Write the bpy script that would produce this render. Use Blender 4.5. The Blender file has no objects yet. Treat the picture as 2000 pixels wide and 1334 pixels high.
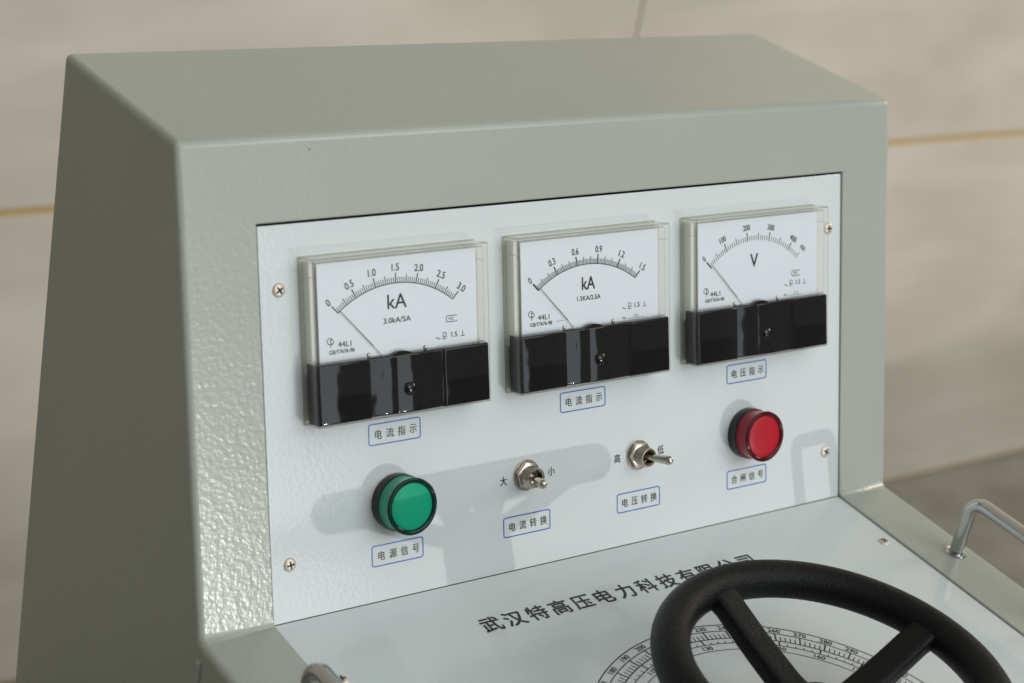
import bpy, bmesh, math, random
from mathutils import Vector, Matrix
random.seed(7)
S = bpy.context.scene
COL = S.collection
rad = math.radians

# ------------------------------------------------------------------ frames (mm)
# panel frame P: x right, y up the instrument panel, z out of it; origin = lower left panel corner
AT = 0.33107178          # backward lean of the panel
G = rad(20.5)            # desk direction below the panel normal
HD = 871.0               # desk crease above the floor
W, H = 381.0, 190.7
MA, MC, DT = 39.7, 40.9, 120.2
PW = Matrix(((1, 0, 0, 0), (0, math.sin(AT), -math.cos(AT), 0), (0, math.cos(AT), math.sin(AT), HD), (0, 0, 0, 1)))
DN = Vector((0, math.cos(G), math.sin(G)))
DD = Vector((0, -math.sin(G), math.cos(G)))
# desk frame: x right, y toward the panel, z up out of the desk
DL = Matrix(((1, 0, 0, 0), (0, -DD.y, DN.y, 0), (0, -DD.z, DN.z, 0), (0, 0, 0, 1)))
DW = PW @ DL

def frame(m, x=0, y=0, z=0, rz=0.0):
    """mm frame -> world matrix in metres at local position"""
    mm = m @ Matrix.Translation((x, y, z)) @ Matrix.Rotation(rz, 4, 'Z')
    t = mm.to_translation() * 0.001
    r = mm.to_3x3().to_4x4()
    return Matrix.Translation(t) @ r

# ------------------------------------------------------------------ camera
cam = bpy.data.cameras.new('Camera')
camo = bpy.data.objects.new('Camera', cam)
COL.objects.link(camo)
rv = Vector((-2.83802158, 0.1070423, -0.93311303))
CP = Vector((-425.61962984, 282.53441074, 775.44305658))
Rm = Matrix.Rotation(rv.length, 3, rv.normalized())      # panel -> cam (x right, y down, z fwd)
P3 = PW.to_3x3()
right, down, fwd = (P3 @ Vector(Rm[i]) for i in range(3))
cm = Matrix((right, -down, -fwd)).transposed().to_4x4()
cm.translation = (PW @ CP) * 0.001
camo.matrix_world = cm
cam.sensor_fit = 'HORIZONTAL'
cam.sensor_width = 36.0
cam.lens = 3744.42 / 2000 * 36.0
cam.clip_start = 0.02
cam.clip_end = 200
cam.dof.use_dof = True
cam.dof.aperture_fstop = 9.0
foc = (PW @ Vector((165, 100, 8))) * 0.001 - cm.translation
cam.dof.focus_distance = foc.dot(fwd)
S.camera = camo

# ------------------------------------------------------------------ light
w = bpy.data.worlds.new('World')
S.world = w
w.use_nodes = True
bg = w.node_tree.nodes['Background']
bg.inputs[0].default_value = (1.0, 1.0, 0.93, 1)
bg.inputs[1].default_value = 0.175

def area(name, loc, target, sx, sy, radiance, col):
    l = bpy.data.lights.new(name, 'AREA')
    l.shape = 'RECTANGLE'
    l.size, l.size_y = sx, sy
    l.color = col
    l.energy = radiance * math.pi * sx * sy      # watts for a given emitted radiance
    o = bpy.data.objects.new(name, l)
    COL.objects.link(o)
    o.location = loc
    d = Vector(target) - Vector(loc)
    o.rotation_euler = d.to_track_quat('-Z', 'Y').to_euler()
    return o

# low, almost level sunlight from the front right: casts the wheel and handle shadows on the panel
sun = bpy.data.lights.new('low_sun', 'SUN')
sun.energy = 0.53
sun.angle = rad(0.5)
sun.color = (1.0, 0.97, 0.92)
suno = bpy.data.objects.new('low_sun', sun)
COL.objects.link(suno)
sdir = (PW.to_3x3() @ Vector((0.40, -0.362, 1.0))).normalized()      # towards the sun
suno.location = sdir * 8
suno.rotation_euler = sdir.to_track_quat('Z', 'Y').to_euler()

def at_az(a, dist, z):
    return (0.2 + dist * math.sin(rad(a)), -dist * math.cos(rad(a)), z)
# soft daylight from above and in front
area('high_daylight', (0.8, -1.5, 3.3), (0.2, 0.1, 0.9), 3.4, 2.6, 0.8, (0.95, 1.0, 1.0))
# added soft fill for the panel, then the bright opening mirrored in the meter fronts
area('front_fill', at_az(20, 4.2, 3.5), (0.2, 0, 1.0), 3.6, 2.0, 2.65, (0.96, 1.0, 1.02))
area('front_opening', at_az(19.4, 4.5, 1.15), (0.2, 0, 1.0), 1.3, 1.9, 1.6, (0.86, 0.94, 1.05))
# warm light that falls on the wall from the right
area('warm_daylight', (3.3, -0.3, 2.1), (1.5, 1.08, 0.8), 0.8, 0.8, 9.0, (1.0, 0.9, 0.74))

S.view_settings.view_transform = 'Standard'
S.view_settings.look = 'None'
S.view_settings.exposure = 0.14
S.view_settings.gamma = 1.0
S.view_settings.use_curve_mapping = False
S.render.engine = 'CYCLES'
S.cycles.use_denoising = True
S.cycles.max_bounces = 10
S.cycles.transparent_max_bounces = 16
S.cycles.sample_clamp_indirect = 6.0

# ------------------------------------------------------------------ materials
def nodes(name):
    m = bpy.data.materials.new(name)
    m.use_nodes = True
    nt = m.node_tree
    return m, nt, nt.nodes, nt.links, nt.nodes['Principled BSDF']

def simple(name, col, rough, metal=0.0, spec=0.5, coat=0.0):
    m, nt, N, L, b = nodes(name)
    b.inputs['Base Color'].default_value = (*col, 1)
    b.inputs['Roughness'].default_value = rough
    b.inputs['Metallic'].default_value = metal
    b.inputs['Specular IOR Level'].default_value = spec
    b.inputs['Coat Weight'].default_value = coat
    return m

def bumpy(name, col, rough, scale, dist, detail=1.0, metal=0.0, specks=0.0, mottled=0.04, rvar=0.0, spec=0.5):
    """paint or plastic with a real surface relief, faint mottling and a few specks"""
    m, nt, N, L, b = nodes(name)
    tc = N.new('ShaderNodeTexCoord')
    n1 = N.new('ShaderNodeTexNoise')
    n1.inputs['Scale'].default_value = scale
    n1.inputs['Detail'].default_value = detail
    n1.inputs['Roughness'].default_value = 0.45
    L.new(tc.outputs['Object'], n1.inputs['Vector'])
    bp = N.new('ShaderNodeBump')
    bp.inputs['Strength'].default_value = 1.0
    bp.inputs['Distance'].default_value = dist
    L.new(n1.outputs['Fac'], bp.inputs['Height'])
    L.new(bp.outputs['Normal'], b.inputs['Normal'])
    n2 = N.new('ShaderNodeTexNoise')
    n2.inputs['Scale'].default_value = 14
    n2.inputs['Detail'].default_value = 5
    L.new(tc.outputs['Object'], n2.inputs['Vector'])
    mx = N.new('ShaderNodeMix')
    mx.data_type = 'RGBA'
    mx.inputs['A'].default_value = (*[c * (1 - mottled) for c in col], 1)
    mx.inputs['B'].default_value = (*[min(1, c * (1 + mottled)) for c in col], 1)
    L.new(n2.outputs['Fac'], mx.inputs['Factor'])
    out = mx.outputs['Result']
    if specks > 0:
        v = N.new('ShaderNodeTexVoronoi')
        v.inputs['Scale'].default_value = 26
        L.new(tc.outputs['Object'], v.inputs['Vector'])
        lt = N.new('ShaderNodeMath'); lt.operation = 'LESS_THAN'
        lt.inputs[1].default_value = specks
        L.new(v.outputs['Distance'], lt.inputs[0])
        mm = N.new('ShaderNodeMix'); mm.data_type = 'RGBA'
        L.new(lt.outputs[0], mm.inputs['Factor'])
        L.new(out, mm.inputs['A'])
        mm.inputs['B'].default_value = (*[c * 0.35 for c in col], 1)
        out = mm.outputs['Result']
    L.new(out, b.inputs['Base Color'])
    b.inputs['Roughness'].default_value = rough
    if rvar:
        mr = N.new('ShaderNodeMapRange')
        mr.inputs['To Min'].default_value = rough - rvar
        mr.inputs['To Max'].default_value = rough + rvar
        L.new(n2.outputs['Fac'], mr.inputs['Value'])
        L.new(mr.outputs['Result'], b.inputs['Roughness'])
    b.inputs['Metallic'].default_value = metal
    b.inputs['Specular IOR Level'].default_value = spec
    return m

M = {}
M['paint'] = bumpy('grey_green_paint', (0.418, 0.446, 0.395), 0.22, 430, 0.00015, 1.5, specks=0.016)
M['white'] = bumpy('white_paint', (0.72, 0.765, 0.775), 0.10, 400, 0.00008, 1.0, specks=0.014, mottled=0.015, rvar=0.05)
M['desk_white'] = bumpy('white_desk_paint', (0.69, 0.745, 0.75), 0.10, 260, 0.00003, 1.0, specks=0.014, mottled=0.015)
M['ink'] = simple('black_ink', (0.012, 0.013, 0.015), 0.35)
M['dial_ink'] = simple('grey_black_ink', (0.015, 0.016, 0.018), 0.5)
M['blue'] = simple('blue_ink', (0.008, 0.13, 0.52), 0.35)
M['dial'] = simple('dial_white', (0.80, 0.85, 0.90), 0.45)
M['black'] = bumpy('black_gloss_plastic', (0.0025, 0.0025, 0.003), 0.07, 50, 0.0006, 1.5, mottled=0.0)
M['bezel'] = simple('black_satin_plastic', (0.012, 0.012, 0.013), 0.32)
M['wheel'] = bumpy('black_grained_plastic', (0.004, 0.0045, 0.0045), 0.46, 1000, 0.0004, 2.0, mottled=0.1, spec=0.22)
M['nickel'] = bumpy('nickel_plate', (0.55, 0.50, 0.43), 0.24, 500, 0.00002, 1.0, metal=1.0)
M['chrome'] = bumpy('chrome_plate', (0.52, 0.52, 0.52), 0.16, 200, 0.00003, 3.0, metal=1.0)
M['screw'] = bumpy('zinc_screw', (0.74, 0.67, 0.59), 0.5, 700, 0.00003, 1.0, metal=0.7)
M['dark'] = simple('dark_recess', (0.02, 0.017, 0.013), 0.7)  # dark tone that stands in for shade in the screw-head slots
M['brass'] = simple('brass_rivet', (0.60, 0.55, 0.46), 0.35, metal=1.0)
M['pointer'] = simple('pointer_lacquer', (0.05, 0.05, 0.05), 0.4)
M['pointer_tail'] = simple('pointer_tail_lacquer', (0.55, 0.56, 0.56), 0.35)
M['inner'] = simple('cream_case_inside', (0.80, 0.82, 0.80), 0.5)

def acrylic(name, tint, body, haze, ior=1.46):
    m, nt, N, L, b = nodes(name)
    N.remove(b)
    out = N['Material Output']
    tr = N.new('ShaderNodeBsdfTransparent'); tr.inputs['Color'].default_value = (*tint, 1)
    df = N.new('ShaderNodeBsdfTranslucent'); df.inputs['Color'].default_value = (*body, 1)
    m1 = N.new('ShaderNodeMixShader'); m1.inputs[0].default_value = haze
    L.new(tr.outputs[0], m1.inputs[1]); L.new(df.outputs[0], m1.inputs[2])
    gl = N.new('ShaderNodeBsdfGlossy'); gl.inputs['Roughness'].default_value = 0.03
    # Schlick reflectance, the same from both sides of the thin sheet
    lw = N.new('ShaderNodeLayerWeight'); lw.inputs['Blend'].default_value = 0.5
    pw = N.new('ShaderNodeMath'); pw.operation = 'POWER'; pw.inputs[1].default_value = 5.0
    L.new(lw.outputs['Facing'], pw.inputs[0])
    f0 = ((ior - 1) / (ior + 1)) ** 2
    fr = N.new('ShaderNodeMath'); fr.operation = 'MULTIPLY_ADD'
    fr.inputs[1].default_value = 0.8; fr.inputs[2].default_value = f0
    L.new(pw.outputs[0], fr.inputs[0])
    m2 = N.new('ShaderNodeMixShader')
    L.new(fr.outputs[0], m2.inputs[0]); L.new(m1.outputs[0], m2.inputs[1]); L.new(gl.outputs[0], m2.inputs[2])
    L.new(m2.outputs[0], out.inputs['Surface'])
    return m
M['clear'] = acrylic('clear_acrylic', (0.985, 0.985, 0.985), (0.7, 0.7, 0.68), 0.0)
M['edge'] = acrylic('acrylic_edge', (0.99, 0.985, 0.965), (0.96, 0.955, 0.92), 0.17, 1.2)

M['edge_bend'] = acrylic('acrylic_rounded_edge', (0.74, 0.74, 0.70), (0.9, 0.9, 0.85), 0.12, 1.6)  # tint darkened to imitate refraction lines along the cover's bevels
M['edge_line'] = acrylic('acrylic_bright_edge', (0.97, 0.965, 0.94), (0.95, 0.94, 0.88), 0.55, 1.35)  # pale haze paints the glow of a light-catching acrylic edge

def lens_mat(name, col, rough, trans, sss=0.0):
    m, nt, N, L, b = nodes(name)
    b.inputs['Base Color'].default_value = (*col, 1)
    b.inputs['Roughness'].default_value = rough
    b.inputs['Transmission Weight'].default_value = trans
    b.inputs['IOR'].default_value = 1.49
    b.inputs['Specular IOR Level'].default_value = 0.25
    return m
M['green_side'] = lens_mat('green_lens_side', (0.04, 0.34, 0.215), 0.18, 0.0)
M['green_rim'] = lens_mat('green_lens_rim', (0.002, 0.032, 0.022), 0.08, 0.0)
M['green_face'] = lens_mat('green_lens_face', (0.001, 0.37, 0.20), 0.42, 0.0)
M['red_side'] = lens_mat('red_lens_side', (0.30, 0.015, 0.03), 0.18, 0.0)
M['red_rim'] = lens_mat('red_lens_rim', (0.075, 0.004, 0.008), 0.08, 0.0)
M['red_face'] = lens_mat('red_lens_face', (0.46, 0.008, 0.022), 0.4, 0.0)

def wall_mat():
    m, nt, N, L, b = nodes('cream_stone_tile')
    tc = N.new('ShaderNodeTexCoord')
    mp = N.new('ShaderNodeMapping'); mp.inputs['Scale'].default_value = (0.9, 0.9, 3.2)
    L.new(tc.outputs['Object'], mp.inputs['Vector'])
    n = N.new('ShaderNodeTexNoise'); n.inputs['Scale'].default_value = 3.0; n.inputs['Detail'].default_value = 8
    n.inputs['Distortion'].default_value = 0.6
    L.new(mp.outputs['Vector'], n.inputs['Vector'])
    n2 = N.new('ShaderNodeTexNoise'); n2.inputs['Scale'].default_value = 2.4; n2.inputs['Detail'].default_value = 5
    L.new(tc.outputs['Object'], n2.inputs['Vector'])
    ad = N.new('ShaderNodeMath'); ad.operation = 'ADD'
    L.new(n.outputs['Fac'], ad.inputs[0]); L.new(n2.outputs['Fac'], ad.inputs[1])
    cr = N.new('ShaderNodeValToRGB')
    cr.color_ramp.elements[0].position = 0.72; cr.color_ramp.elements[0].color = (0.55, 0.505, 0.43, 1)
    cr.color_ramp.elements[1].position = 1.25 if False else 1.0
    cr.color_ramp.elements[1].color = (0.66, 0.61, 0.53, 1)
    hf = N.new('ShaderNodeMath'); hf.operation = 'MULTIPLY'; hf.inputs[1].default_value = 0.86
    L.new(ad.outputs[0], hf.inputs[0])
    L.new(hf.outputs[0], cr.inputs['Fac'])
    L.new(cr.outputs['Color'], b.inputs['Base Color'])
    b.inputs['Roughness'].default_value = 0.32
    return m
M['tile'] = wall_mat()
M['grout'] = simple('ochre_grout', (0.50, 0.36, 0.16), 0.8)

def floor_mat():
    m, nt, N, L, b = nodes('grey_stone_floor')
    tc = N.new('ShaderNodeTexCoord')
    n = N.new('ShaderNodeTexNoise'); n.inputs['Scale'].default_value = 7.0; n.inputs['Detail'].default_value = 9
    L.new(tc.outputs['Object'], n.inputs['Vector'])
    cr = N.new('ShaderNodeValToRGB')
    cr.color_ramp.elements[0].position = 0.3; cr.color_ramp.elements[0].color = (0.20, 0.19, 0.16, 1)
    cr.color_ramp.elements[1].position = 0.7; cr.color_ramp.elements[1].color = (0.33, 0.315, 0.275, 1)
    L.new(n.outputs['Fac'], cr.inputs['Fac'])
    L.new(cr.outputs['Color'], b.inputs['Base Color'])
    b.inputs['Roughness'].default_value = 0.55
    return m
M['floor'] = floor_mat()

# ------------------------------------------------------------------ mesh helpers (all mm)
class MB:
    """collects shapes (mm) that become ONE mesh object"""
    def __init__(s):
        s.v, s.f, s.m, s.mats = [], [], [], []
    def slot(s, mat):
        if mat not in s.mats: s.mats.append(mat)
        return s.mats.index(mat)
    def add(s, vs, fs, mat, mx=None):
        k = len(s.v); i = s.slot(mat)
        s.v += [tuple((mx @ Vector(p)) if mx else p) for p in vs]
        for f in fs:
            s.f.append([q + k for q in f]); s.m.append(i)
    def bm(s, bm, mat, mx=None):
        bm.verts.index_update()
        s.add([v.co[:] for v in bm.verts], [[v.index for v in f.verts] for f in bm.faces], mat, mx)
        bm.free()
    def box(s, lo, hi, mat, bevel=0, seg=2, mx=None):
        bm = bmesh.new()
        bmesh.ops.create_cube(bm, size=1)
        for v in bm.verts:
            v.co = Vector([(lo[i] + hi[i]) / 2 + v.co[i] * (hi[i] - lo[i]) for i in range(3)])
        if bevel:
            bmesh.ops.bevel(bm, geom=bm.edges[:], offset=bevel, segments=seg, profile=0.5, affect='EDGES')
        s.bm(bm, mat, mx)
    def lathe(s, prof, mat, seg=64, mx=None, closed=False):
        vs, fs, rows = [], [], []
        for r, z in prof:
            if r < 1e-6:
                rows.append([len(vs)]); vs.append((0, 0, z))
            else:
                rows.append(list(range(len(vs), len(vs) + seg)))
                vs += [(r * math.cos(2 * math.pi * i / seg), r * math.sin(2 * math.pi * i / seg), z) for i in range(seg)]
        pairs = list(zip(rows, rows[1:])) + ([(rows[-1], rows[0])] if closed else [])
        for a, b in pairs:
            for i in range(seg):
                j = (i + 1) % seg
                if len(a) == 1 and len(b) == 1: continue
                if len(a) == 1: fs.append([a[0], b[j], b[i]])
                elif len(b) == 1: fs.append([a[i], a[j], b[0]])
                else: fs.append([a[i], a[j], b[j], b[i]])
        s.add(vs, fs, mat, mx)
    def tube(s, pts, r, mat, seg=24, mx=None):
        pts = [Vector(p) for p in pts]
        vs, fs = [], []
        t0 = (pts[1] - pts[0]).normalized()
        u = t0.orthogonal().normalized()
        prev = t0
        for i, p in enumerate(pts):
            t = ((pts[min(i + 1, len(pts) - 1)] - pts[max(i - 1, 0)])).normalized()
            q = prev.rotation_difference(t); u = q @ u; prev = t
            b = t.cross(u)
            vs += [tuple(p + (u * math.cos(2 * math.pi * k / seg) + b * math.sin(2 * math.pi * k / seg)) * r) for k in range(seg)]
        for i in range(len(pts) - 1):
            for k in range(seg):
                l = (k + 1) % seg
                fs.append([i * seg + k, i * seg + l, (i + 1) * seg + l, (i + 1) * seg + k])
        fs.append(list(range(seg))[::-1]); fs.append([(len(pts) - 1) * seg + k for k in range(seg)])
        s.add(vs, fs, mat, mx)
    def stroke(s, pts, wd, mat, z=0.0, closed=False):
        """flat printed line of width wd"""
        P = [Vector((p[0], p[1])) for p in pts]
        n = len(P); vs, fs = [], []
        for i in range(n):
            if closed: a, b = P[i - 1], P[(i + 1) % n]
            else: a, b = P[max(i - 1, 0)], P[min(i + 1, n - 1)]
            t = (b - a).normalized(); nn = Vector((-t.y, t.x))
            k = 1.0
            if 0 < i < n - 1 or closed:
                t1 = (P[i] - P[i - 1]).normalized()
                k = 1.0 / max(0.5, abs(t.dot(t1)))
            vs.append((*(P[i] + nn * wd / 2 * k), z)); vs.append((*(P[i] - nn * wd / 2 * k), z))
        for i in range(n if closed else n - 1):
            j = (i + 1) % n
            fs.append([2 * i, 2 * i + 1, 2 * j + 1, 2 * j])
        s.add(vs, fs, mat)
    def arc(s, cx, cy, r, a0, a1, wd, mat, z=0.0, n=48):
        s.stroke([(cx + r * math.cos(rad(a0 + (a1 - a0) * i / n)), cy + r * math.sin(rad(a0 + (a1 - a0) * i / n))) for i in range(n + 1)], wd, mat, z)
    def text(s, t, x, y, size, mat, z=0.0, rot=0.0, sx=1.0, align='C', offset=0.0, base='M', bold=0.0):
        if bold:      # heavier lettering: strokes widened by a second and third impression
            for i, (dx, dy) in enumerate(((-1, -1), (1, 1), (-1, 1), (1, -1))):
                s.text(t, x + dx * bold * size, y + dy * bold * size, size, mat, z + 0.012 * (i + 1), rot, sx, align, offset, base)
        vs, fs, (x0, x1, y0, y1) = glyphs(t, offset)
        ox = {'C': (x0 + x1) / 2, 'L': x0, 'R': x1}[align]
        oy = {'M': (y0 + y1) / 2, 'B': 0.0, 'E': 0.38}[base]
        mx = Matrix.Translation((x, y, z)) @ Matrix.Rotation(rot, 4, 'Z') @ Matrix.Diagonal((size * sx, size, 1, 1)) @ Matrix.Translation((-ox, -oy, 0))
        s.add(vs, fs, mat, mx)
    def build(s, name, parent=None, world=None, smooth=40, mm=0.001, flat=150.0):
        me = bpy.data.meshes.new(name)
        me.from_pydata([(x * mm, y * mm, z * mm) for x, y, z in s.v], [], s.f)
        for m in s.mats: me.materials.append(M[m])
        me.polygons.foreach_set('material_index', s.m)
        if smooth:
            me.update()
            me.set_sharp_from_angle(angle=rad(smooth))
            # broad flat faces keep their true normal, only rounded edges are smoothed
            me.polygons.foreach_set('use_smooth', [p.area < flat * 1e-6 for p in me.polygons])
        me.update()
        o = bpy.data.objects.new(name, me)
        COL.objects.link(o)
        link(o, parent, world)
        return o

WORLD = {}
def link(o, parent, world):
    world = world if world is not None else Matrix.Identity(4)
    WORLD[o.name] = world.copy()
    if parent:
        o.parent = parent
        o.matrix_local = WORLD[parent.name].inverted() @ world
    else:
        o.matrix_world = world

_gc = {}
def glyphs(t, offset=0.0):
    k = (t, round(offset, 4))
    if k in _gc: return _gc[k]
    c = bpy.data.curves.new('writing', 'FONT')
    c.body = t; c.size = 1.0; c.offset = offset; c.resolution_u = 4
    o = bpy.data.objects.new('writing', c)
    COL.objects.link(o)
    bpy.context.view_layer.update()
    dg = bpy.context.evaluated_depsgraph_get()
    me = o.evaluated_get(dg).to_mesh()
    vs = [v.co[:] for v in me.vertices]
    fs = [list(p.vertices) for p in me.polygons]
    o.evaluated_get(dg).to_mesh_clear()
    bpy.data.objects.remove(o); bpy.data.curves.remove(c)
    xs = [v[0] for v in vs]; ys = [v[1] for v in vs]
    _gc[k] = (vs, fs, (min(xs), max(xs), min(ys), max(ys)))
    return _gc[k]

def copy_tree(o, parent, world):
    c = o.copy(); COL.objects.link(c)
    link(c, parent, world)
    for ch in [x for x in bpy.data.objects if x.parent == o]:
        d = ch.copy(); COL.objects.link(d)
        d.parent = c; d.matrix_local = ch.matrix_local.copy()
        WORLD[d.name] = world @ ch.matrix_local
    return c

# ------------------------------------------------------------------ setting
fl = MB()
fl.add([(-30000, -16000, 0), (30000, -16000, 0), (30000, 1100, 0), (-30000, 1100, 0)], [[0, 1, 2, 3]], 'floor')
floor = fl.build('floor', smooth=0)
floor['kind'] = 'structure'

WY = 1082.0
wl = MB()
wl.box((-4300, WY + 3, -20), (6500, WY + 120, 4000), 'grout')
zr, row = 4.5, 0
while zr < 3900:
    x0 = 1119 - 1200 * 4
    while x0 < 5400:
        wl.box((x0 + 0.9, WY, zr), (x0 + 1199.1, WY + 10, zr + 591), 'tile', 1.2, 1)
        x0 += 1200
    zr += 600; row += 1
wall = wl.build('wall', smooth=0)
wall['label'] = 'cream stone tiled wall with ochre grout lines behind the console'
wall['category'] = 'wall'

# ------------------------------------------------------------------ the console
root = bpy.data.objects.new('control_console', None)
COL.objects.link(root)
link(root, None, Matrix.Translation((W / 2000, 0.05, 0)))
root['label'] = 'grey green sloped control console with three meters and a black handwheel'
root['category'] = 'control console'

# housing: outer skin with an opening for the two white plates
def build_housing():
    E = 0.8                       # skin stands proud of the plates
    LD = 360.0
    n = Vector((0, 0, 1))
    bis = (n + DN) / (1 + n.dot(DN))
    up = Vector((0, math.cos(AT), math.sin(AT)))
    top = Vector((0, H + MC, E))
    tb = Vector((0, H + MC + DT * math.sin(AT), E - DT * math.cos(AT)))
    desk_end = DD * (LD + 42) + DN * E
    def to_floor(p):
        wz = (PW @ p).z
        return p - up * (wz - 30)
    rows = [tb, top, Vector((0, H + 1.0, E)), bis * E, DD * (LD + 1) + DN * E, desk_end, to_floor(desk_end), to_floor(tb)]
    inn = {2: Vector((0, 0, -4)), 3: -bis * 4, 4: -DN * 4}
    xs = [-MA, -0.4, W + 0.4, W + MA]
    bm = bmesh.new()
    V = [[bm.verts.new((x, r.y, r.z)) for x in xs] for r in rows]
    lip = []
    for i in range(len(rows)):
        j = (i + 1) % len(rows)
        for k in range(3):
            if k == 1 and i in (2, 3): continue
            bm.faces.new([V[i][k], V[j][k], V[j][k + 1], V[i][k + 1]])
    bm.faces.new([V[i][0] for i in range(len(rows))][::-1])
    bm.faces.new([V[i][3] for i in range(len(rows))])
    I = {}
    for i in inn:
        for k in (1, 2):
            I[(i, k)] = bm.verts.new(V[i][k].co + inn[i])
    ring = [(2, 1), (2, 2), (3, 2), (4, 2), (4, 1), (3, 1)]
    for a, b in zip(ring, ring[1:] + ring[:1]):
        f = bm.faces.new([V[a[0]][a[1]], V[b[0]][b[1]], I[b], I[a]])
        f.material_index = 1
    bmesh.ops.recalc_face_normals(bm, faces=bm.faces[:])
    sel = []
    sharp = []
    for e in bm.edges:
        vs = e.verts
        idx = []
        for v in vs:
            for i in range(len(rows)):
                for k in range(4):
                    if V[i][k] is v: idx.append((i, k))
        if len(idx) < 2: continue
        (i1, k1), (i2, k2) = idx
        if i1 == i2 and i1 in (0, 1, 5): sel.append(e)
        if i1 == i2 == 3 and (k1 in (0, 3) or k2 in (0, 3)): sel.append(e)
        if k1 == k2 and k1 in (0, 3) and {i1, i2} != {6, 7}: sel.append(e)
    bmesh.ops.bevel(bm, geom=sel, offset=3.2, segments=4, profile=0.5, affect='EDGES')
    rim = [e for e in bm.edges if len(e.link_faces) == 2 and {f.material_index for f in e.link_faces} == {0, 1}]
    bmesh.ops.bevel(bm, geom=rim, offset=0.9, segments=3, profile=0.5, affect='EDGES')
    mb = MB()
    mb.bm(bm, 'paint')
    return mb.build('housing', root, frame(PW), smooth=32)
housing = build_housing()

# trim strip on the left flank below the desk crease
tr = MB()
tr.box((-MA - 1.6, -260, -2), (-MA + 1, -3, 1.4), 'paint', 0.6, 2)
trim = tr.build('side_trim', root, frame(PW @ Matrix.Translation((0, -6, 1.5)) @ Matrix.Rotation(AT, 4, 'X')), smooth=32)

# white plates
pl = MB()
pl.box((0.1, 0.1, -2.0), (W - 0.1, H - 0.1, 0), 'white', 0.3, 2)
panel = pl.build('front_panel', root, frame(PW), smooth=32)
panel['label'] = 'upright white instrument panel with meters, lamps and switches'
dk = MB()
dk.box((0.1, -360, -2.0), (W - 0.1, -0.15, 0), 'desk_white', 0.3, 2)
desk = dk.build('desk_panel', root, frame(DW), smooth=32)
desk['label'] = 'flat white desk panel with maker name and round dial scale'

# ------------------------------------------------------------------ captions (printed on the front panel)
def caption(word, cx, cy):
    mb = MB()
    w2, h2, r = 15.0, 5.15, 1.3
    pts = []
    for qx, qy, a0 in ((w2 - r, h2 - r, 0), (-w2 + r, h2 - r, 90), (-w2 + r, -h2 + r, 180), (w2 - r, -h2 + r, 270)):
        for i in range(6):
            a = rad(a0 + 18 * i); pts.append((qx + r * math.cos(a), qy + r * math.sin(a)))
    mb.stroke(pts, 0.58, 'blue', closed=True)
    for i, ch in enumerate(word):
        mb.text(ch, -9.5 + i * 6.75, -0.1, 5.1, 'ink', sx=0.92, bold=0.003)
    o = mb.build('caption', panel, frame(PW, cx, cy, 0.12), smooth=0)
    return o
for wd, cx, cy in (('电流指示', 71.6, 84.2), ('电流指示', 189.5, 84.2), ('电压指示', 307.1, 84.2),
                   ('电源信号', 71.2, 23.3), ('电流转换', 151.3, 23.7), ('电压转换', 227.0, 23.7), ('合闸信号', 307.1, 23.7)):
    caption(wd, cx, cy)
for ch, cx, cy in (('大', 136.8, 48.5), ('小', 167.7, 48.9), ('高', 212.4, 48.8), ('低', 243.0, 49.0)):
    mb = MB()
    mb.text(ch, 0, 0, 5.2, 'ink', sx=0.92, bold=0.006)
    mb.build('switch_mark', panel, frame(PW, cx, cy, 0.12), smooth=0)

# ------------------------------------------------------------------ screws
def screw_mb():
    mb = MB()
    mb.lathe([(0, 1.15), (1.6, 1.08), (2.7, 0.8), (3.3, 0.35), (3.5, 0.0)], 'screw', 40)
    return mb
def make_screw(world):
    o = screw_mb().build('panel_screw', root, world, smooth=60)
    c = MB()
    for a in (0, 90):
        mx = Matrix.Rotation(rad(a + 35), 4, 'Z')
        c.box((-2.0, -0.5, 0.75), (2.0, 0.5, 1.22), 'dark', 0.12, 1, mx)  # raised dark bars paint the shade of the cross recess
    c.lathe([(0, 1.21), (0.75, 1.19), (0.85, 0.9)], 'dark', 12)
    c.build('cross_slot_shade', o, world, smooth=0)
    return o
scr = make_screw(frame(PW, 10.1, 160.1, 0))
for x, y, rz in ((10.1, 28.1, 1.1), (369.8, 28.6, 0.4), (370.9, 159.9, 0.9)):
    copy_tree(scr, root, frame(PW, x, y, 0, rz))
for x, q, rz in ((372.0, 47.8, 0.3), (9.6, 47.8, 0.8), (372.0, 320, 0.5), (9.6, 320, 1.3)):
    copy_tree(scr, root, frame(DW, x, -q, 0, rz))

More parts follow.
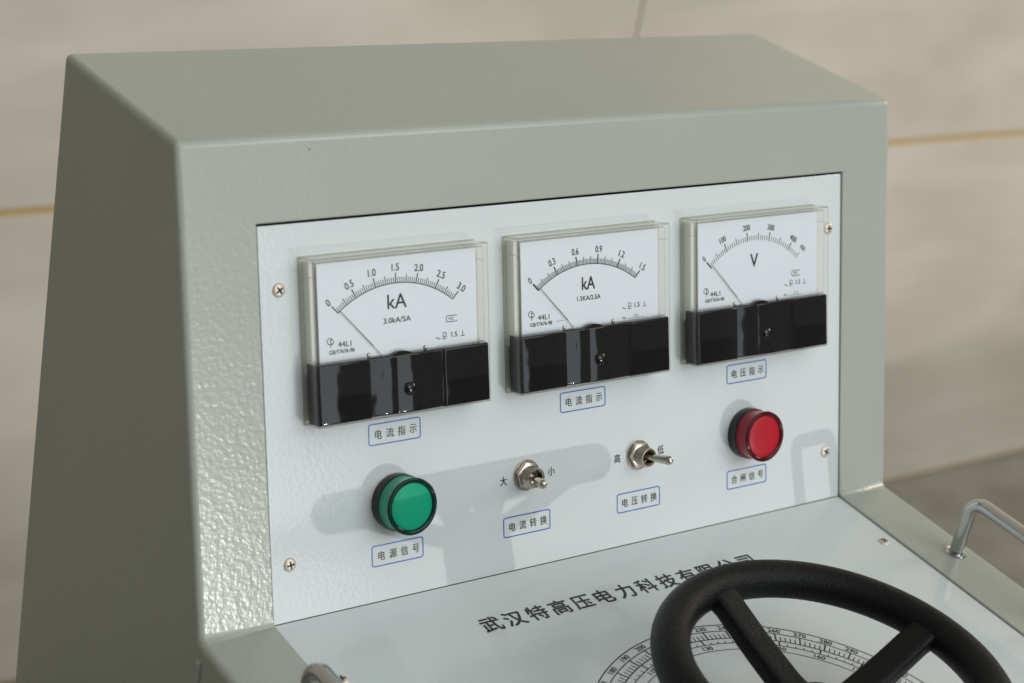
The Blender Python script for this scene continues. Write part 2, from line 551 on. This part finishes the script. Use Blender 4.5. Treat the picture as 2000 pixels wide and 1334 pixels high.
# ------------------------------------------------------------------ meters
def meter(x, y, kind, label):
    wm = frame(PW, x, y, 0)
    # black front block (the part's own mesh) with its stepped front profile
    mb = MB()
    prof = [(0.9, 3.0), (0.9, 12.3), (1.2, 13.0), (1.7, 13.45), (2.3, 13.55), (15, 13.55), (29.2, 13.55), (29.7, 13.3), (29.9, 11.5), (30.3, 10.7),
            (34, 11.25), (38, 11.85), (45.0, 12.6), (45.5, 12.5), (46.0, 12.62), (52, 13.1), (57, 13.4), (58.4, 13.25), (64, 12.7), (70.5, 12.3),
            (72.0, 12.4), (72.5, 13.2), (72.9, 13.5), (73.4, 13.55), (85, 13.55), (97.7, 13.55), (98.7, 13.45), (99.2, 13.0), (99.5, 12.3), (99.5, 3.0)]
    ys = [(0.9, -0.9), (1.2, -0.3), (1.6, -0.05), (1.9, 0.0), (2.15, 0.0), (10, 0.0), (20, 0.0), (28.7, 0.0), (28.9, 0.0), (29.2, -0.05), (29.5, -0.3), (29.8, -1.0)]
    vs, fs = [], []
    for yy, dz in ys:
        for px, pz in prof:
            vs.append((px, yy, pz + ((dz - 0.018 * yy) if pz > 6 else 0)))
    n = len(prof)
    for j in range(len(ys) - 1):
        for i in range(n - 1):
            fs.append([j * n + i, j * n + i + 1, (j + 1) * n + i + 1, (j + 1) * n + i][::-1] if False else [j * n + i, j * n + i + 1, (j + 1) * n + i + 1, (j + 1) * n + i])
    fs.append([i for i in range(n)][::-1])
    fs.append([(len(ys) - 1) * n + i for i in range(n)])
    mb.add(vs, fs, 'black')
    # movement dome that rises behind the block
    mb.lathe([(0, 4.0), (12, 4.0), (12, 2.0), (12, 0.0)], 'black', 48, Matrix.Translation((49, 19.4, 7.4)))
    o = mb.build('panel_meter', root, wm, smooth=30)
    o['label'] = label
    # clear cover
    cv = MB()
    def shell(lo, hi, z1, bev, front):
        bm = bmesh.new()
        bmesh.ops.create_cube(bm, size=1)
        for v in bm.verts:
            v.co = Vector(((lo[0] + hi[0]) / 2 + v.co.x * (hi[0] - lo[0]), (lo[1] + hi[1]) / 2 + v.co.y * (hi[1] - lo[1]), z1 / 2 + v.co.z * z1))
        bf = [f for f in bm.faces if f.normal.z < -0.5]
        bmesh.ops.delete(bm, geom=bf, context='FACES_ONLY')
        es = [e for e in bm.edges if max(v.co.z for v in e.verts) > z1 * 0.9 and len(e.link_faces) == 2]
        bmesh.ops.bevel(bm, geom=es, offset=bev, segments=3, profile=0.5, affect='EDGES')
        bm.normal_update()
        bm.verts.index_update()
        vs = [v.co[:] for v in bm.verts]
        if front: cv.add(vs, [[v.index for v in f.verts] for f in bm.faces if f.normal.z > 0.97], 'clear')
        cv.add(vs, [[v.index for v in f.verts] for f in bm.faces if f.normal.z <= 0.97 and max(abs(c) for c in f.normal) > 0.97], 'edge')
        cv.add(vs, [[v.index for v in f.verts] for f in bm.faces if max(abs(c) for c in f.normal) <= 0.97], 'edge_bend')
        bm.free()
    shell((0, 0), (100, 80), 13.3, 0.9, True)
    shell((2.0, 30.4), (98.0, 78.0), 11.6, 0.5, False)
    # foot flange of the cover
    for lo, hi in (((-0.35, -0.35), (100.35, 0.5)), ((-0.35, 79.5), (100.35, 80.35)), ((-0.35, 0.5), (0.5, 79.5)), ((99.5, 0.5), (100.35, 79.5))):
        cv.box((*lo, 0.05), (*hi, 1.0), 'edge_line', 0.15, 1)
    # moulded ribs near the upper corners
    cv.box((0.6, 70.8, 3), (2.6, 71.3, 11.5), 'edge')
    cv.box((97.4, 70.8, 3), (99.4, 71.3, 11.5), 'edge')
    cv.build('cover', o, wm, smooth=35)
    # dial plate with its printing
    ZP = 8.6
    dp = MB()
    dp.box((4.6, 26, ZP - 0.6), (95.4, 77.2, ZP), 'dial', 0.15, 1)
    dp.box((1.7, 24, 0.1), (98.3, 78.2, 6.4), 'inner', 0.4, 2)
    # moulded inner tray behind the plate
    zi = ZP + 0.08
    INK = 'dial_ink'
    px, py = 48.2, 20.3
    if kind == 'a':
        acx, acy, ar = 48.34, 10.8, 53.37
        marks = [('0', -44.9), ('0.5', -29.9), ('1.0', -14.9), ('1.5', 0.1), ('2.0', 15.2), ('2.5', 30.2), ('3.0', 45.2)]
        sub, med, line = 10, 5, True
    elif kind == 'b':
        px, py = 47.6, 20.0
        acx, acy, ar = 47.74, 8.64, 53.82
        marks = [('0', -45.0), ('0.3', -27.0), ('0.6', -9.2), ('0.9', 8.6), ('1.2', 26.7), ('1.5', 44.5)]
        sub, med, line = 15, 5, True
    else:
        px, py = 46.5, 20.0
        acx, acy, ar = 46.48, 18.4, 46.38
        marks = [('0', -44.6), ('100', -26.6), ('200', -6.4), ('300', 14.0), ('400', 34.7), ('450', 44.8)]
        sub, med, line = 10, 5, False
    def on_arc(ang, extra=0.0):
        # point where the ray from the pivot meets the scale arc
        d = Vector((math.sin(rad(ang)), math.cos(rad(ang))))
        p = Vector((px - acx, py - acy))
        b = p.dot(d); c = p.dot(p) - ar * ar
        t = -b + math.sqrt(b * b - c)
        q = Vector((px, py)) + d * (t + extra)
        return q
    a0, a1 = marks[0][1], marks[-1][1]
    if line:
        dp.stroke([on_arc(a0 + (a1 - a0) * i / 60) for i in range(61)], 0.42, INK, zi)
    for i, (t, a) in enumerate(marks):
        th = 0.6 if (i or kind == 'a') else 0.9
        if kind == 'b': th += 0.12
        if not (kind == 'c' and t == '450'):
            dp.stroke([on_arc(a, -0.1), on_arc(a, 4.9)], th, INK, zi)
        else:
            dp.stroke([on_arc(a, -0.1), on_arc(a, 4.2)], 0.35, INK, zi)
        q = on_arc(a, 7.6)
        sz = 4.9 if kind != 'c' else (4.5 if t != '450' else 3.6)
        rt = -rad(a) * (0.75 if abs(a) > 20 else 0.35) if kind != 'c' else -rad(a) * 0.9
        dp.text(t, q.x, q.y, sz, INK, zi, rt, {'a': 0.88, 'b': 0.76, 'c': 0.80}[kind], bold=0.008)
        if i < len(marks) - 1:
            n_ = sub if not (kind == 'c' and marks[i + 1][0] == '450') else 5
            for k in range(1, n_):
                aa = a + (marks[i + 1][1] - a) * k / n_
                if k % med == 0:
                    dp.stroke([on_arc(aa), on_arc(aa, 3.9)], 0.44, INK, zi)
                else:
                    dp.stroke([on_arc(aa), on_arc(aa, 2.7)], 0.36, INK, zi)
    # maker's mark: a C arc running through a P
    dp.arc(10.6, 40.0, 1.55, 40, 320, 0.34, INK, zi, 20)
    dp.stroke([(11.1, 41.0), (10.9, 36.9)], 0.34, INK, zi)
    dp.arc(11.5, 39.6, 1.1, 150, -130, 0.34, INK, zi, 18)
    ty = 38.0 if kind == 'a' else 37.9
    dp.text('44L1', 18.6 if kind != 'c' else 17.4, ty, 3.8, INK, zi, 0, 1.08, bold=0.006)
    dp.text('GB/T7676-98', 16.9, 34.6, 2.7, INK, zi, 0, 0.95, bold=0.01)
    def marks_row(x0, y0, x15):
        pts = [(x0 + i * 0.12 * 2.2, y0 + 0.45 * math.sin(i / 10 * 2 * math.pi)) for i in range(11)]
        dp.stroke(pts, 0.36, INK, zi)
        cx = x0 + 5.2
        dp.arc(cx, y0 + 1.6, 1.0, -60, 240, 0.34, INK, zi, 18)
        dp.stroke([(cx - 1.3, y0 + 0.45), (cx + 1.3, y0 + 0.45)], 0.34, INK, zi)
        dp.stroke([(cx - 1.3, y0 - 0.45), (cx + 1.3, y0 - 0.45)], 0.24, INK, zi)
        dp.add([(cx - 0.6, y0 - 0.95, zi), (cx + 0.5, y0 - 0.45, zi), (cx - 0.6, y0 + 0.05, zi)], [[0, 1, 2]], INK)
        dp.text('1.5', x15, y0 + 1.05, 3.6, INK, zi, 0, 0.98, bold=0.008)
        bx = x15 + 5.0
        dp.stroke([(bx, y0 - 0.2), (bx, y0 + 2.5)], 0.34, INK, zi)
        dp.stroke([(bx - 1.25, y0 - 0.2), (bx + 1.25, y0 - 0.2)], 0.34, INK, zi)
    def mc(cx, cy):
        pts = [(cx - 3.2, cy + 0.9), (cx - 2.4, cy + 1.5), (cx + 2.6, cy + 1.5), (cx + 3.2, cy + 1.2)]
        dp.stroke(pts, 0.34, INK, zi)
        pts = [(cx - 3.2, cy + 0.9), (cx - 3.2, cy - 0.9), (cx - 2.4, cy - 1.5), (cx + 2.6, cy - 1.5), (cx + 3.2, cy - 1.2)]
        dp.stroke(pts, 0.34, INK, zi)
        dp.text('MC', cx, cy, 2.1, INK, zi, 0, 1.15)
    if kind == 'a':
        dp.text('kA', 48.7, 55.4, 10.1, INK, zi, 0, 1.0, bold=0.004)
        dp.text('3.0kA/5A', 48.5, 46.3, 3.7, INK, zi, 0, 1.12, bold=0.008)
        mc(80.2, 43.4)
        marks_row(70.6, 34.4, 81.6)
    elif kind == 'b':
        dp.text('kA', 48.0, 52.6, 9.6, INK, zi, 0, 0.82, bold=0.01)
        dp.text('1.5KA/2.5A', 48.2, 44.9, 3.4, INK, zi, 0, 1.0, bold=0.012)
        marks_row(70.3, 36.8, 80.6)
        dp.text('No', 71.8, 31.7, 2.1, INK, zi, 0, 0.9)
        dp.stroke([(74.2, 31.0), (85.5, 31.0)], 0.16, INK, zi)
        dp.text('2101', 79.8, 32.2, 2.3, INK, zi, 0, 0.8, offset=-0.01)
        dp.stroke([(26.5, 34.6), (31.5, 34.9)], 0.18, INK, zi)
    else:
        dp.text('V', 46.4, 53.7, 10.4, INK, zi, 0, 0.90, bold=0.01)
        mc(78.5, 43.6)
        marks_row(69.6, 37.4, 80.2)
        dp.text('No', 70.5, 32.0, 1.9, INK, zi, 0, 0.9)
        dp.stroke([(73.0, 31.3), (83.5, 31.3)], 0.16, INK, zi)
        dp.text('2112', 78.6, 32.5, 2.3, INK, zi, 0, 0.8, offset=-0.01)
    dp.build('dial_plate', o, wm, smooth=0)
    # pointer at rest on zero
    pt = MB()
    tip = on_arc(a0 + 1.4, 0.6)
    piv = Vector((px, py))
    d = (piv - tip).normalized(); nn = Vector((-d.y, d.x))
    L = (piv - tip).length
    s0 = tip; s1 = tip + d * L * 0.56; s2 = tip + d * L * 0.80
    def bar(p, q, w0, w1, mat):
        pt.add([(*(p + nn * w0), ZP + 1.1), (*(p - nn * w0), ZP + 1.1), (*(q - nn * w1), ZP + 1.1), (*(q + nn * w1), ZP + 1.1),
                (*(p + nn * w0), ZP + 0.9), (*(p - nn * w0), ZP + 0.9), (*(q - nn * w1), ZP + 0.9), (*(q + nn * w1), ZP + 0.9)],
               [[0, 1, 2, 3], [7, 6, 5, 4], [0, 4, 5, 1], [1, 5, 6, 2], [2, 6, 7, 3], [3, 7, 4, 0]], mat)
    bar(s0, s1, 0.12, 0.2, 'pointer')
    bar(s1, s2, 0.2, 0.28, 'pointer_tail')
    pt.build('pointer', o, wm, smooth=0)
    # two small rivets of the dial plate
    for rx, ry in ((31.7, 31.0), (64.2, 31.0)):
        rv_ = MB()
        rv_.lathe([(0, 0.8), (0.7, 0.65), (1.15, 0.2), (1.25, 0)], 'brass', 16)
        rv_.build('rivet', o, frame(PW, x + rx, y + ry, ZP), smooth=60)
    # zero adjuster: domed slotted screw
    ad = MB()
    ad.lathe([(0, 1.35), (1.2, 1.25), (2.3, 0.9), (3.1, 0.3), (3.4, -0.3), (3.9, -0.35), (3.9, -1.2)], 'black', 36)
    ad.box((-0.35, -2.6, 0.95), (0.35, 2.6, 1.42), 'dark', 0.1, 1)
    ad.build('zero_screw', o, frame(PW, x + 52.0, y + 12.6, 13.0, 0.15), smooth=40)
    return o

MY = 94.56
meter(21.0, MY, 'a', 'meter with 3.0 scale end, its pointer at zero, above green lamp')
meter(139.4, MY, 'b', 'middle meter with kA scale ending at 1.5')
meter(258.2, MY, 'c', 'meter with V scale ending at 450, above red lamp')

# ------------------------------------------------------------------ lamps
def lamp(x, y, c, label):
    wm = frame(PW, x, y, 0)
    b = MB()
    b.lathe([(14.2, 0.0), (14.35, 0.5), (14.35, 5.6), (14.1, 6.0), (12.5, 6.1), (12.5, 0.0)], 'bezel', 72)
    o = b.build('indicator_lamp', root, wm, smooth=40)
    o['label'] = label
    s = MB()
    s.lathe([(13.4, 6.0), (13.9, 6.3), (13.9, 7.0), (13.55, 7.3), (13.75, 13.4), (13.9, 14.0), (13.6, 14.4), (12, 14.4)], c + '_side', 72)
    s.build('lens', o, wm, smooth=35)
    r = MB()
    r.lathe([(13.6, 14.3), (14.15, 14.2), (14.3, 14.6), (14.2, 15.2), (13.7, 15.5), (12.6, 15.45), (12.0, 15.0), (11.6, 14.5)], c + '_rim', 72)
    r.build('lens_rim', o, wm, smooth=50)
    f = MB()
    f.lathe([(0, 15.25), (4, 15.2), (8, 15.05), (11, 14.8), (11.75, 14.5)], c + '_face', 72)
    f.build('lens_face', o, wm, smooth=50)
    return o
lamp(71.0, 49.2, 'green', 'green indicator lamp with black bezel')
lamp(306.9, 49.4, 'red', 'red indicator lamp with black bezel')

# ------------------------------------------------------------------ toggle switches
def toggle(x, y, lean, rz, label):
    wm = frame(PW, x, y, 0)
    b = MB()
    prof = [(4.0, 3.0)]
    zz = 3.6
    while zz < 8.6:
        prof += [(5.35, zz), (5.05, zz + 0.35)]; zz += 0.7
    prof += [(5.3, 8.7), (5.05, 9.3), (4.3, 9.3), (3.9, 8.9), (3.5, 5.0), (0, 4.2)]
    b.lathe(prof, 'nickel', 48)
    o = b.build('toggle_switch', root, wm, smooth=30)
    o['label'] = label
    n = MB()
    bm = bmesh.new()
    bmesh.ops.create_cone(bm, cap_ends=True, segments=6, radius1=7.6, radius2=7.6, depth=2.6)
    bmesh.ops.bevel(bm, geom=bm.edges[:], offset=0.35, segments=2, profile=0.5, affect='EDGES')
    n.bm(bm, 'nickel', Matrix.Rotation(rz, 4, 'Z') @ Matrix.Translation((0, 0, 2.1)))
    n.build('hex_nut', o, wm, smooth=30)
    ws = MB()
    ws.lathe([(4, 0.0), (8.1, 0.0), (8.2, 0.3), (8.1, 0.8), (4, 0.85)], 'nickel', 48)
    ws.build('washer', o, wm, smooth=30)
    lv = MB()
    lv.lathe([(1.8, 0), (1.9, 6), (2.45, 13.6), (2.5, 14.6), (2.3, 15.6), (1.7, 16.4), (0.85, 16.85), (0, 16.95)], 'nickel', 28)
    lv.lathe([(0, 2.4), (2.0, 1.6), (2.6, 0), (2.0, -1.6)], 'dark', 20)
    lw = PW @ Matrix.Translation((x, y, 5.0)) @ Matrix.Rotation(lean, 4, 'Y') @ Matrix.Rotation(rad(3), 4, 'X')
    lv.build('lever', o, frame(lw), smooth=40)
    return o
toggle(151.3, 49.6, rad(-15.5), 0.25, 'toggle switch with lever pushed left, nearer the green lamp')
toggle(227.0, 48.6, rad(24), 0.5, 'toggle switch with lever pushed right, nearer the red lamp')

# ------------------------------------------------------------------ desk printing
mk = MB()
for i, ch in enumerate('武汉特高压电力科技有限公司'):
    mk.text(ch, 103.2 + i * 14.35, -35.6, 12.0, 'ink', sx=1.02, base='E', bold=0.016)
mk.build('maker_name', desk, frame(DW, 0, 0, 0.12), smooth=0)

WX, WQ = 189.0, 178.5
ds = MB()
for r, wd in ((105.0, 0.62), (99.85, 0.55), (93.7, 0.6), (89.7, 0.5), (84.5, 0.45)):
    pts = [(r * math.cos(2 * math.pi * i / 180), r * math.sin(2 * math.pi * i / 180)) for i in range(180)]
    ds.stroke(pts, wd, 'ink', closed=True)
def pol(r, a): return (r * math.cos(rad(a)), r * math.sin(rad(a)))
for v in range(0, 432, 2):
    a = 80.4 - (v - 230) * 0.772
    if v % 10 == 0:
        ds.stroke([pol(93.7, a), pol(99.85, a)], 0.8, 'ink')
        ds.text(str(v), *pol(102.4, a), 4.2, 'ink', rot=rad(a - 90), sx=1.1, bold=0.014)
    else:
        ds.stroke([pol(93.7, a), pol(97.4, a)], 0.5, 'ink')
for v in range(0, 248, 2):
    a = 83.4 - (v - 130) * 1.347
    if v % 10 == 0:
        ds.stroke([pol(89.7, a), pol(93.7, a)], 0.8, 'ink')
        ds.text(str(v), *pol(87.1, a), 4.1, 'ink', rot=rad(a - 90), sx=1.1, bold=0.014)
    else:
        ds.stroke([pol(89.7, a), pol(91.4, a)], 0.5, 'ink')
ds.build('dial_scale', desk, frame(DW, WX, -WQ, 0.12), smooth=0)

# ------------------------------------------------------------------ handwheel
wm = frame(DW, WX, -WQ, 0)
rim = MB()
RR, RT, RH = 77.5, 9.3, 48.0
rim.lathe([(RR + RT * math.cos(2 * math.pi * i / 28), RH + RT * 1.02 * math.sin(2 * math.pi * i / 28)) for i in range(28)], 'wheel', 128, closed=True)
wheel = rim.build('handwheel', root, wm, smooth=60)
wheel['label'] = 'black four spoke handwheel over the round dial scale'
def spoke(a):
    mb = MB()
    secs = [(10, 24, 8.5, 5.5), (22, 27, 8.0, 5.5), (45, 36, 7.7, 5.2), (66, 45.5, 7.6, 5.2), (76, 49.0, 8.2, 5.6)]
    vs, fs, n = [], [], 16
    for r, z, hw, hh in secs:
        for k in range(n):
            t = 2 * math.pi * (k + 0.5) / n
            c, s_ = math.cos(t), math.sin(t)
            e = 0.42
            vs.append((r, hw * math.copysign(abs(c) ** e, c), z + hh * math.copysign(abs(s_) ** e, s_)))
    for j in range(len(secs) - 1):
        for k in range(n):
            l = (k + 1) % n
            fs.append([j * n + k, j * n + l, (j + 1) * n + l, (j + 1) * n + k])
    mb.add(vs, fs, 'wheel')
    return mb.build('spoke', wheel, frame(DW, WX, -WQ, 0, a), smooth=50)
for a in (98, 8, 188, 278):
    spoke(rad(a))
hub = MB()
hub.lathe([(20, 0.6), (20, 14), (20, 26), (18.5, 30), (15, 33), (9, 34.5), (0, 35)], 'wheel', 64)
hub.build('hub', wheel, wm, smooth=50)

# ------------------------------------------------------------------ handles
def handle(x):
    q0, q1, hh, r = 72.2, 150.0, 36.0, 10.0
    pts = [(0, -q0, -2), (0, -q0, hh - r)]
    pts += [(0, -q0 - r + r * math.cos(rad(t)), hh - r + r * math.sin(rad(t))) for t in range(10, 91, 10)]
    pts += [(0, -q1 + r - r * math.sin(rad(t)), hh - r + r * math.cos(rad(t))) for t in range(0, 91, 10)]
    pts += [(0, -q1, -2)]
    mb = MB()
    mb.tube(pts, 4.1, 'chrome', 28)
    o = mb.build('handle', root, frame(DW, x, 0, 0.8), smooth=50)
    for q in (q0, q1):
        wmb = MB()
        wmb.lathe([(4.2, 0.0), (6.3, 0.0), (6.5, 0.4), (6.1, 1.2), (4.6, 1.4), (4.0, 1.0)], 'chrome', 40)
        wmb.build('washer', o, frame(DW, x, -q, 0.8), smooth=40)
    return o
hr = handle(406.5)
hr['label'] = 'chrome handle on the right edge of the desk'
hl = handle(-25.5)
hl['label'] = 'chrome handle on the left edge of the desk'
